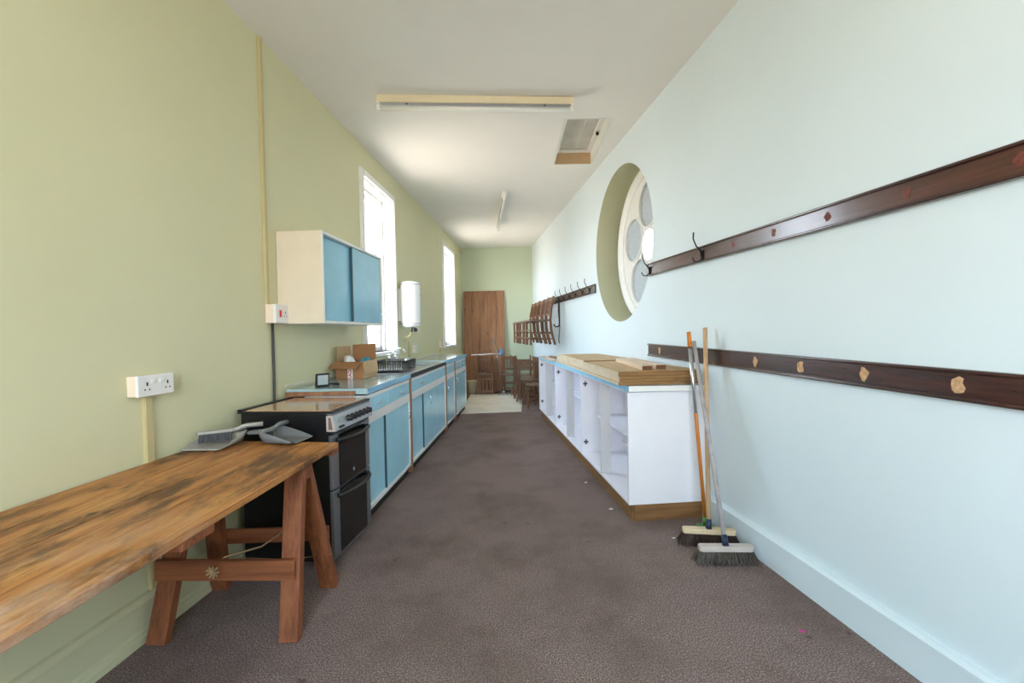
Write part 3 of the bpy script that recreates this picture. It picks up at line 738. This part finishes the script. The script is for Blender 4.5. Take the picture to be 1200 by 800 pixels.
# local coordinates around (-1.3, 2.16)
NF, NT = -.205, -.03
FF, FT = .225, .035
leg((.285, NF, 0), (.255, NT-.02, zt-.014)); leg((-.305, NF, 0), (-.245, NT-.02, zt-.014))
leg((.285, FF, 0), (.225, FT+.02, zt-.014)); leg((-.305, FF, 0), (-.235, FT+.02, zt-.014))
MB().box(-.36, .30, -.028, .028, zt-.09, zt+.0).build('top_beam', 'trestlex', t, .003)
def at(z, a0, a1): return a0+(a1-a0)*z/zt
MB().bar((-.33, at(.31, NF, NT-.02)-.032, .315), (.30, at(.31, NF, NT-.02)-.032, .305), .022, .092, (0, 0, 1)).build('crossbar', 'trestlex', t, .003)
MB().bar((-.33, at(.29, FF, FT+.02)+.034, .295), (.30, at(.29, FF, FT+.02)+.034, .305), .022, .075, (0, 0, 1)).build('crossbar', 'trestlex', t, .003)
tw = MB()
ya, yb = at(.31, NF, NT-.02)-.048, at(.29, FF, FT+.02)+.034
tw.tube([(-.05, ya-.004, .315), (-.03, ya+.03, .36), (.05, 0, .33), (.10, yb-.03, .35)], .004, 6)
tw.tube([(.13, yb-.03, .345), (.14, yb-.05, .27), (.135, yb-.05, .22)], .003, 6)
tw.tube([(-.33, yb-.02, .20), (.1, yb-.04, .185), (.32, yb-.02, .20)], .0022, 5)
for k in range(9):
    an = k*.7; tw.tube([(-.055, ya-.006, .315), (-.055+.028*math.cos(an), ya-.016, .315+.028*math.sin(an))], .005, 5)
tw.build('twine', 'twine', t)
# dustpans and brushes
def dustpan(name, label, loc, rz, m, w=.2, d=.25, hole=True, hs=1):
    t = thing(name, label, 'dustpan', loc, rz, 'dustpans on the bench')
    rows = []
    for i in range(9):
        v = i/8; y = v*d; hw_ = w/2*(1-.10*v**2); hh = (.006+.05*v**1.2) if hs == 1 else .004+.064*v**.85
        back = .0 if v < .86 else (v-.86)/.14
        zf = .003+.03*back*back
        rows.append([(-hw_-.012*v, y, hh), (-hw_, y, zf+.004), (-hw_*.85, y, zf), (0, y, zf), (hw_*.85, y, zf), (hw_, y, zf+.004), (hw_+.012*v, y, hh)])
    hh = .056*hs
    rows.append([(-w/2*.9, d+.002, hh), (-w/2*.86, d+.004, hh*.9), (-w/2*.6, d+.006, hh*.8), (0, d+.008, hh*.8), (w/2*.6, d+.006, hh*.8), (w/2*.86, d+.004, hh*.9), (w/2*.9, d+.002, hh)])
    MB().grid(rows).build('pan', m, t, thick=.004)
    h = MB()
    if hole:
        cy_, r_ = d+.085, .022
        h.tube([(-.018, d, .045), (-.022, d+.04, .046), (-.026, cy_, .044), (-.018, cy_+.026, .042), (0, cy_+.036, .041), (.018, cy_+.026, .042), (.026, cy_, .044), (.022, d+.04, .046), (.018, d, .045)], .009, 8)
        h.box(-.018, .018, d-.005, d+.05, .04, .05)
    h.build('handle', m, t, .0)
    return t
dustpan('dustpan', 'light grey dustpan near the wall with a brush lying in it', (-1.575, 2.215, TB+.004), -.03, 'greyplastic2', .20, .22)
dp = dustpan('dustpan', 'dark grey dustpan at the end of the bench, nearer the room', (-1.138, 2.395, TB+.004), PI/2-.12, 'greyplastic', .17, .20, True, 1.25)
def handbrush(label, p, yaw, pitch, L, HLn, m):
    t = thing('hand_brush', label, 'brush', p, yaw, 'hand brushes on the bench'); t.rotation_euler = (0, pitch, yaw)
    a = MB(); a.prism([(0, -.018), (L, -.018), (L+.012, -.008), (L+.012, .008), (L, .018), (0, .018), (-.008, .008), (-.008, -.008)], 0, .016); a.build('brush_back', m, t, .004)
    MB().tube([(L, 0, .008), (L+.03, 0, .013), (L+.05, 0, .022), (L+.07, 0, .025), (L+.07+HLn, 0, .024)], [.011, .010, .011, .012, .013], 10).build('handle', m, t)
    b = MB(); rnd = random.Random(3)
    for i in range(22):
        for j in range(4):
            x = .004+(L-.008)*i/21; y = -.013+.0087*j
            b.bar((x, y, 0), (x+rnd.uniform(-.004, .004), y*1.35, -.045), .005, .005, (0, 1, 0), .004, .004)
    b.build('bristles', 'blackplastic', t)
    return t
handbrush('light grey hand brush lying in the pan nearest the wall', (-1.648, 2.31, TB+.064), .52, -.0, .15, .075, 'greyplastic2')
handbrush('grey hand brush with its handle poking up behind the dark dustpan', (-1.335, 2.345, TB+.060), 1.31, -.0, .06, .05, 'greyplastic')

# ------------------------------------------------------------------ open cupboard run on the right
KF = lambda y: 1.110-.0964*y
KY0 = 3.12
t = thing('open_cupboard_run', 'long white doorless cupboard run along the wall under the round window', 'cupboard', (KF(KY0), KY0, 0), TK)
KL, KD, k = 4.02, .44, .018
Z0, Z1 = .13, .920
# near end panel reaches the wall
MB().box(0, .595, 0, k, Z0-.012, Z1).build('end_panel', 'whitelam', t, .0015)
MB().box(0, KD, KL-k, KL, Z0-.012, Z1).build('end_panel', 'whitelam', t, .0015)
MB().box(0, KD, k, KL-k, Z0-.012, Z0+.006).build('base_panel', 'whitelam', t, .001)
MB().box(KD, KD+.008, k, KL-k, Z0, Z1).build('back_panel', 'whitelam', t)
MB().box(.0, KD, k, KL-k, Z1-.001, Z1+.003).build('top_rail', 'whitelam', t)
bays = [0, 1.335, 2.675, KL-k]
for i, s in enumerate((1.325, 2.665)):
    p_ = MB().box(.0, KD, s, s+k, Z0+.006, Z1-.001).build('partition', 'whitelam', t, .001)
def hinge(parent, s, z):
    a = MB()
    for dx, dz in ((0, 0), (.015, .0), (-.015, 0), (0, .017), (0, -.017)): a.lathe([(.007, s-.004), (.009, s-.0005)], (.045+dx, 0, z+dz), 10, 'y')
    a.build('hinge_plate', 'iron', parent)
for o in [c for c in t.children if c.name.startswith('partition')]:
    s = min(v.co.y for v in o.data.vertices)
    hinge(o, s, .83); hinge(o, s, .245)
fe = [c for c in t.children if c.name.startswith('end_panel')][1]
hinge(fe, KL-k, .83); hinge(fe, KL-k, .245)
for s in (.665, 1.99, 3.33):
    MB().box(.0, .085, s, s+k, Z0+.006, Z1-.001).build('centre_post', ['panelface'], t, .001)
for s0, s1, z, x0 in ((.02, 1.32, .50, .15), (1.345, 2.66, .56, .17), (2.69, 3.99, .56, .17)):
    MB().box(x0, KD, s0, s1, z, z+.016).build('shelf', 'whitelam', t, .001)
MB().bar((.30, .03, .36), (.30, .62, .42), .26, .016).build('fallen_shelf', 'whitelam', t, .001)
a = MB(); a.box(.025, .043, .02, KL-.01, 0, Z0-.013); a.build('plinth', 'plinth', t, .001)
MB().box(.04, .575, .004, .022, 0, Z0-.013).build('end_plinth', 'plinth', t, .001)
a = MB()
for s in (.5, 1.2, 2.5): a.box(.06, .075, s-.1, s, Z1-.05, Z1-.035)
# worktop
kt = thing('counter_top', 'worktop with a bright blue front edge on the open white cupboards', 'worktop', (0, 0, 0))
def wx(y): return AR+BR*y-.006
ya, yb = 3.10, 7.16
MB().prism([(KF(ya)+.004, ya+.004), (wx(ya), ya+.03), (wx(yb), yb), (KF(yb)+.004, yb)],   .9245, .963).build('top', 'bluelam', kt, .002)
MB().prism([(KF(ya), ya), (KF(ya)+.0045, ya), (KF(yb)+.0045, yb), (KF(yb), yb)], .9245, .963).build('front_edge', 'blueedge', kt, .001)
MB().bar((KF(ya)+.0, ya, .947), (wx(ya)-.002, ya+.022, .944), .008, .038, (0, 0, 1)).build('end_strip', 'white', kt, .001)
# stacked sheets
sx = lambda y: .758-.0700*(y-3.18)
def sheet(label, y0, y1, z0, z1, j):
    t = thing('wooden_sheet', label, 'board', (0, 0, 0), 0, 'sheets of board on the counter')
    xa, xb = sx(y0)+j, sx(y1)+j
    a = MB(); top = lambda y: wx(y)-.012
    v = [(xa, y0), (top(y0), y0+.06), (top(y1), y1+.03), (xb, y1)]
    lo = [a.bm.verts.new((*p, z0)) for p in v]; hi = [a.bm.verts.new((*p, z1)) for p in v]
    a.m = 0; a._f(hi); a._f(lo[::-1])
    for i in range(4):
        a.m = (1, 0, 1, 2)[i]; a._f([lo[i], lo[(i+1) % 4], hi[(i+1) % 4], hi[i]])
    a.build('sheet', ['chip', 'chipend', 'chipedge'], t, .0015)
zs = .9635; names = ['bottom sheet of board in the stack on the counter', 'second lowest sheet of board in the stack on the counter', 'middle sheet of board in the stack on the counter', 'second highest full sheet of board in the stack']
for i in range(4):
    sheet(names[i], 3.175+.006*(i % 2), 5.80-.01*i, zs, zs+.0205, .004*((i*2) % 3)); zs += .0222
sheet('short near sheet of board on the stack, under the two offcuts', 3.172, 4.268, zs, zs+.011, 0)
sheet('top far sheet of board on the stack, behind the near one', 4.274, 5.55, zs, zs+.020, .003)
zs2 = zs+.0115
def offcut(label, p, q, w, h):
    t = thing('timber_offcut', label, 'timber', (*p, zs2), math.atan2(q[1]-p[1], q[0]-p[0])-PI/2, 'timber offcuts on the stack')
    L = math.hypot(q[0]-p[0], q[1]-p[1])
    MB().box(-w/2, w/2, 0, L, 0, h).build('length', 'pine', t, .002)
    MB().box(-w/2, w/2, -.003, -.0005, 0, h).build('cut_end', 'pineend', t)
offcut('sawn timber offcut on the board stack, nearer the counter front', (.985, 3.24), (1.015, 4.20), .07, .032)
offcut('sawn timber offcut on the board stack, nearer the wall', (1.105, 3.30), (1.125, 4.24), .07, .032)
o = MB().bar((.60, 6.95, .973), (.86, 5.95, .973), .05, .018).build('wood_strip', 'board', None, .002); tag(o, 'dark wood strip on the counter behind the board stack', 'timber')
o = MB().bar((.48, 6.9, .971), (.54, 6.0, .971), .09, .014).build('wood_strip', 'pine', None, .002); tag(o, 'pale board scrap at the far end of the counter', 'timber')

# ------------------------------------------------------------------ coat rails
def rail(name, label, s0, z0, s1, z1, h, mats, marks, hooks):
    """board fixed along the wall from (s0,z0) to (s1,z1), z of its lower edge"""
    t = thing(name, label, 'coat rail', wr(s0, .0005, z0), TR)
    L = s1-s0; t.rotation_euler = (math.atan2(z1-z0, L), 0, TR)
    a = MB(); a.box(-.020, 0, 0, L, .012, h-.012)
    a.mat(1)
    for s, w, hh in marks:
        pts = []
        for k_ in range(11):
            an = 2*PI*k_/11; r = 1+.35*math.sin(7.3*an+s*9)
            pts.append((s+w*.5*math.cos(an)*r, h*.5+hh*.5*math.sin(an)*(.8+.2*r)))
        a.prism(pts, -.0212, -.0195, 'x')
    a.build('rail_board', mats[:2], t, .001)
    for z in (0, h-.014): MB().prism([(0, z), (-.026, z), (-.030, z+.004), (-.030, z+.010), (-.026, z+.014), (0, z+.014)], 0, L, 'y').build('beading', mats[2], t, .0015)
    for s in hooks:
        b = MB(); r = .0048
        z_ = h*.45
        b.tube([(-.022, s-.012, z_-.03), (-.03, s-.008, z_+.02), (-.07, s, z_+.06), (-.09, s+.004, z_+.11), (-.086, s+.006, z_+.155)], [r, r, r, r, r*1.1], 8)
        b.tube([(-.022, s+.012, z_-.03), (-.03, s+.008, z_+.02), (-.07, s, z_+.06)], r, 8)
        b.tube([(-.022, s, z_-.02), (-.05, s, z_-.05), (-.085, s, z_-.05), (-.10, s, z_-.02)], r, 8)
        b.box(-.026, -.020, s-.018, s+.018, z_-.045, z_+.03)
        b.build('coat_hook', 'iron', t)
    return t
rail('coat_rail', 'upper dark red-brown coat rail with two hooks on the near wall', .55, 1.795, 4.12, 1.848, .112, ['railred', 'scarred', 'rail'], [(s-.55, .035, .045) for s in (1.39, 1.74, 2.11, 2.47, 2.83, 3.5)], [3.18-.55, 4.05-.55])
rail('coat_rail', 'lower dark brown coat rail with pale hook patches, behind the broom handles', .55, 1.078, 4.11, 1.122, .112, ['rail', 'scar', 'rail'], [(s-.55, .042, .062) for s in (1.20, 1.56, 1.925, 2.28, 2.63, 3.88)], [])
rail('coat_rail', 'far dark coat rail with hooks beyond the round window', 5.69, 1.838, 10.0, 1.86, .115, ['rail', 'scarred', 'rail'], [], [s-5.69 for s in (5.90, 6.25, 6.62, 6.98, 7.36, 7.70)])
# cane and strap hanging from the far rail
cp_ = wr(7.36, .10, 0)
o = MB().tube([cp_+Vector((0, 0, z)) for z in (1.93, 1.8, 1.6, 1.47)]+[cp_+Vector((-.02, -.01, 1.44)), cp_+Vector((-.06, -.02, 1.435)), cp_+Vector((-.085, -.025, 1.455)), cp_+Vector((-.09, -.025, 1.48))], .011, 10).build('walking_cane', 'iron')
tag(o, 'dark cane hanging upside down from the far coat rail', 'cane')
cp_ = wr(7.55, .06, 0)
o = MB().tube([cp_+Vector((.0, 0, 1.92)), cp_+Vector((-.012, 0, 1.7)), cp_+Vector((.01, 0, 1.45)), cp_+Vector((-.01, .01, 1.2)), cp_+Vector((0, 0, 1.16))], .008, 8).build('hanging_cord', 'cable')
tag(o, 'dark cord hanging beside the cane on the far coat rail', 'cord')

# ------------------------------------------------------------------ brooms
def broom(name, label, base, top, yaw, hl, mats, bh=.075, spread=.035, seed=1, r=.0125, grip=None, sock='navy'):
    t = thing(name, label, 'broom', (base[0], base[1], 0), yaw, 'brooms leaning by the white cupboard')
    inv = Matrix.Rotation(-yaw, 3, 'Z')
    tp = inv @ Vector((top[0]-base[0], top[1]-base[1], top[2])); zb = bh+.03
    MB().prism([(-hl/2, -.018), (-hl/2+.015, -.027), (hl/2-.015, -.027), (hl/2, -.018), (hl/2, .018), (hl/2-.015, .027), (-hl/2+.015, .027), (-hl/2, .018)], bh, zb).build('broom_block', mats[0], t, .004)
    b = MB(); rnd = random.Random(seed)
    nx = 40
    for i in range(nx):
        for j in range(7):
            x = -hl/2+.008+(hl-.016)*i/(nx-1); y = -.021+.007*j
            lean = spread*(2*i/(nx-1)-1)
            p0 = Vector((x, y, bh+.002)); p1 = Vector((x+lean*.5+rnd.uniform(-.004, .004), y*1.35+rnd.uniform(-.003, .003), bh*.5)); p2 = Vector((x+lean+rnd.uniform(-.01, .01), y*2.0+rnd.uniform(-.009, .009), rnd.uniform(0, .006)))
            b.tube([p0, p1, p2], [.0048, .0042, .0018], 4, False)
    b.build('bristles', mats[1], t)
    d = (tp-Vector((0, 0, zb))).normalized(); st = Vector((0, 0, zb))
    MB().tube([st-d*.005, st+d*.055], [.019, .016], 14).build('handle_socket', sock, t)
    MB().tube([st+d*.03, tp], r, 12).build('handle', mats[2], t)
    if grip:
        L = (tp-st).length
        MB().tube([st+d*(L-.10), tp+d*.004], [r*1.25, r*1.15], 12).build('hand_grip', grip[0], t)
        MB().tube([st+d*(L*.57), st+d*(L-.10)], r*1.04, 12).build('metal_sleeve', grip[1], t)
    return t
broom('broom', 'front broom with a grey handle and grey-brown bristles', (1.215, 2.545), (1.262, 3.08, 1.273), -.05, .305, ('blockgrey', 'bristlegrey', 'greyhandle'), seed=1, r=.0135)
broom('broom', 'broom with the tallest tan handle and dark bristles, behind the front one', (1.215, 2.765), (1.342, 3.08, 1.365), -.16, .315, ('blockwood', 'bristle', 'tan'), seed=2, r=.0145)
broom('broom', 'broom with an orange handle and green head, rearmost of the brooms', (1.255, 2.90), (1.225, 3.075, 1.335), -.3, .11, ('green', 'bristle', 'orange'), bh=.035, spread=.01, seed=3, r=.012, grip=('orange', 'steel'), sock='green')

# ------------------------------------------------------------------ wooden chairs
def make_chair(label):
    t = thing('wooden_chair', label, 'chair', (0, 0, 0), 0, 'old wooden hall chairs')
    SW, SD, SH = .38, .36, .43
    st = MB(); st.prism([(-SW/2, -SD/2), (SW/2, -SD/2), (SW/2*.9, SD/2), (-SW/2*.9, SD/2)], SH-.03, SH); st.build('seat', 'chairseat', t, .006)
    for sx_ in (-1, 1):
        MB().bar((sx_*(SW/2-.025), -SD/2+.025, 0), (sx_*(SW/2-.025), -SD/2+.025, SH-.031), .032, .032, (0, 1, 0)).build('front_leg', 'chair', t, .003)
        a = MB(); x = sx_*(SW/2*.9-.008)
        path = [(0, .265), (.1, .235), (.25, .20), (.43, .19), (.6, .205), (.82, .255)]
        for (za, ya_), (zb_, yb_) in zip(path, path[1:]): a.bar((x, ya_, za), (x, yb_, zb_), .03, .036, (0, 1, 0))
        a.build('rear_leg', 'chair', t)
    bk = MB(); x = SW/2*.9-.02
    def yb(z): return .205+(z-.6)*.227 if z > .6 else .19+(z-.43)*.088
    for z0, z1 in ((.745, .81), (.50, .54)):
        bk.bar((-x, yb((z0+z1)/2), (z0+z1)/2), (x, yb((z0+z1)/2), (z0+z1)/2), .02, z1-z0)
    for i in range(4):
        xx = -x+.035+i*(2*x-.07)/3
        bk.bar((xx, yb(.53), .53), (xx, yb(.75), .75), .012, .026, (1, 0, 0))
    bk.build('backrest', 'chair', t, .002)
    a = MB()
    for z in (.12, .25):
        a.bar((-SW/2+.04, -SD/2+.025, z), (SW/2-.04, -SD/2+.025, z), .018, .022)
    a.build('front_stretcher', 'chair', t)
    for sx_ in (-1, 1):
        a = MB()
        for z in (.10, .21): a.bar((sx_*(SW/2-.025), -SD/2+.04, z), (sx_*(SW/2*.9-.012), .215 if z > .15 else .225, z), .018, .02)
        a.build('side_stretcher', 'chair', t)
    MB().bar((-x, .21, .19), (x, .21, .19), .018, .022).build('rear_stretcher', 'chair', t)
    return t
c0 = make_chair('upright wooden chair facing the room beside the far end of the white cupboards')
c0.location = (.475, 7.93, 0); c0.rotation_euler = (0, 0, -.35)
def inv(label, x, y, rz, dz=.863):
    return dup(c0, (x, y, dz), (PI, 0, rz), label)
# against the far wall
dup(c0, (-.61, 9.93, 0), (0, 0, .03), 'upright wooden chair by the far wall beneath the upturned one')
inv('upturned wooden chair stacked on the chair left by the leaning board', -.61, 9.885, .02)
dup(c0, (-.09, 9.965, 0), (0, 0, -.04), 'upright wooden chair by the far wall without any chair on it')
# stacked in a row along the right wall
ordn = ['nearest of the stacked row', 'second of the stacked row', 'last of the stacked row by the corner']
for i, y in enumerate((8.50, 8.94, 9.38)):
    x = wr(y, .37).x
    dup(c0, (x, y, 0), (0, 0, -PI/2+.06*(-1)**i), 'upright wooden chair along the coat-rail wall, '+ordn[i])
    inv('upturned wooden chair along the coat-rail wall, '+ordn[i], x-.045, y+.01, -PI/2+.03*(-1)**(i+1))
ordh = ['first from the round window', 'second from the round window', 'third from the round window', 'fourth from the round window', 'last one, nearest the corner']
for i, s in enumerate((7.72, 8.12, 8.55, 9.0, 9.45)):
    p = wr(s, .40); dup(c0, (p.x, p.y, 1.135), (0, 0, -PI/2+TR+.03*(-1)**i), 'wooden chair hanging from the far coat rail, '+ordh[i])
# leaning board, bucket, mop
t = thing('leaning_board', 'tall brown planked tabletop leaning upright against the far wall', 'board', (-.645, 10.26, 0), 0)
t.rotation_euler = (-.062, 0, 0)
a = MB(); n = 5; bw = .96
for i in range(n):
    w_ = bw/n; a.box(-bw/2+i*w_+.002, -bw/2+(i+1)*w_-.002, -.0005*random.random(), .032, .0, 2.34)
a.build('planks', 'board', t, .002)
for z in (.35, 1.9): MB().box(-bw/2+.06, bw/2-.06, .033, .058, z, z+.09).build('batten', 'board', t, .003)
t = thing('bucket', 'cream plastic bucket on the floor before the leaning board', 'bucket', (-.925, 10.08, 0), 0)
MB().lathe([(.09, 0), (.095, .004), (.118, .255), (.127, .258), (.127, .275), (.113, .275), (.09, .012)], n=32, closed=True).lathe([(.089, .004), (.089, .012)], n=32).build('pail', 'bucket', t)
MB().tube([(.128*math.cos(PI*i/12), -.03*math.sin(PI*i/12)-.0, .25-.05*math.sin(PI*i/12)) for i in range(13)], .003, 6).build('carry_handle', 'steel', t)
t = thing('floor_mop', 'grey flat floor mop with a long pole among the far chairs', 'mop', (-.20, 9.62, 0), -.15)
MB().prism([(-.13, -.05), (-.10, -.065), (.10, -.065), (.13, -.05), (.13, .05), (.10, .065), (-.10, .065), (-.13, .05)], .0, .03).build('mop_head', 'greyband', t, .006)
MB().tube([(0, 0, .03), (0, .01, .07), (-.015, .02, .10)], [.04, .03, .02], 12).build('swivel_joint', 'greyplastic2', t)
MB().tube([(-.012, .018, .09), (-.215, .13, 1.22)], .010, 10).build('pole', 'greymetal', t)
MB().tube([(-.20, .122, 1.14), (-.218, .131, 1.235)], .014, 10).build('pole_grip', 'greyplastic', t)
o = MB().tube([(-.90, 9.74, .877), (-.23, 9.77, .895)], .009, 10).build('white_rod', 'white'); tag(o, 'thin white rod lying across the chairs at the far wall', 'rod')
blob('blue_cloth', 'blue cloth bundle on the rod end between the far chairs', 'cloth', (-.24, 9.77, .925), .035, .035, .07, 'clothblue', 4)
# litter
def scrap(label, x, y, s, m, k):
    pts = [(s*math.cos(2*PI*i/7)*(1+.4*math.sin(3*i+k)), s*.7*math.sin(2*PI*i/7)*(1+.3*math.cos(2*i+k))) for i in range(7)]
    o = MB().prism(pts, .001, .004).build('paper_scrap', m, None, .0008); o.location = (x, y, 0); tag(o, label, 'scrap', 'litter on the carpet')
scrap('tiny pink scrap on the carpet by the right-hand skirting', 1.27, 1.955, .014, 'pink', 1)
scrap('tiny green scrap on the carpet near the front edge', 1.02, 1.65, .013, 'greenbit', 2)
scrap('white paper scrap on the carpet before the cupboard plinth', .73, 3.35, .016, 'paper', 3)
scrap('white paper scrap on the carpet farther along the cupboard plinth', .64, 3.95, .015, 'paper', 4)
scrap('white crumb on the carpet left of the brown-bristled broom', 1.03, 2.86, .012, 'paper', 5)

# ------------------------------------------------------------------ daylight
w = bpy.data.worlds.new('sky'); scene.world = w; w.use_nodes = True
nt = w.node_tree; bg = nt.nodes['Background']
tc = nt.nodes.new('ShaderNodeTexCoord'); sp = nt.nodes.new('ShaderNodeSeparateXYZ')
nt.links.new(tc.outputs['Generated'], sp.inputs[0])
mr = nt.nodes.new('ShaderNodeMapRange'); mr.inputs[1].default_value = -.25; mr.inputs[2].default_value = .35
nt.links.new(sp.outputs['Z'], mr.inputs[0])
c = ramp(nt, mr.outputs[0], [(.25, (.50, .44, .37)), (.5, (.90, .93, .96)), (1, (.56, .78, 1.0))])
nt.links.new(c, bg.inputs['Color']); bg.inputs['Strength'].default_value = 18.0
def portal(name, loc, sx, sy, rot):
    l = bpy.data.lights.new(name, 'AREA'); l.shape = 'RECTANGLE'; l.size = sx; l.size_y = sy; l.cycles.is_portal = True
    o = bpy.data.objects.new(name, l); COL.objects.link(o); o.location = loc; o.rotation_euler = rot
for i, (s0, s1, z0, z1) in enumerate(WIN):
    p = wl((s0+s1)/2, -.36, (z0+z1)/2); portal('window_portal', p, z1-z0, s1-s0, (0, -PI/2, TL))
portal('window_portal', wr(4.845, -.45, 2.278), 1.7, 1.7, (0, PI/2, TR))
portal("window_portal", ((FILLWIN[0]+FILLWIN[1])/2, YB-.32, (FILLWIN[2]+FILLWIN[3])/2), FILLWIN[1]-FILLWIN[0], FILLWIN[3]-FILLWIN[2], (PI/2, 0, 0))  # portal of the added back window

# ------------------------------------------------------------------ camera
cam = bpy.data.cameras.new('camera'); co = bpy.data.objects.new('camera', cam); COL.objects.link(co)
cam.sensor_width = 36; cam.lens = 520/1200*36; cam.clip_start = .05
co.matrix_world = Matrix.Translation((0, 0, 1.36)) @ Matrix.Rotation(PI/2-.0209, 4, 'X') @ Matrix.Rotation(-.0186, 4, 'Z')
scene.camera = co
scene.view_settings.view_transform = 'Standard'; scene.view_settings.look = 'None'
scene.view_settings.exposure = .50; scene.view_settings.gamma = 1; scene.view_settings.use_curve_mapping = False
scene.cycles.use_denoising = True
scene.cycles.max_bounces = 14; scene.cycles.diffuse_bounces = 10; scene.cycles.transparent_max_bounces = 12
scene.cycles.sample_clamp_indirect = 8
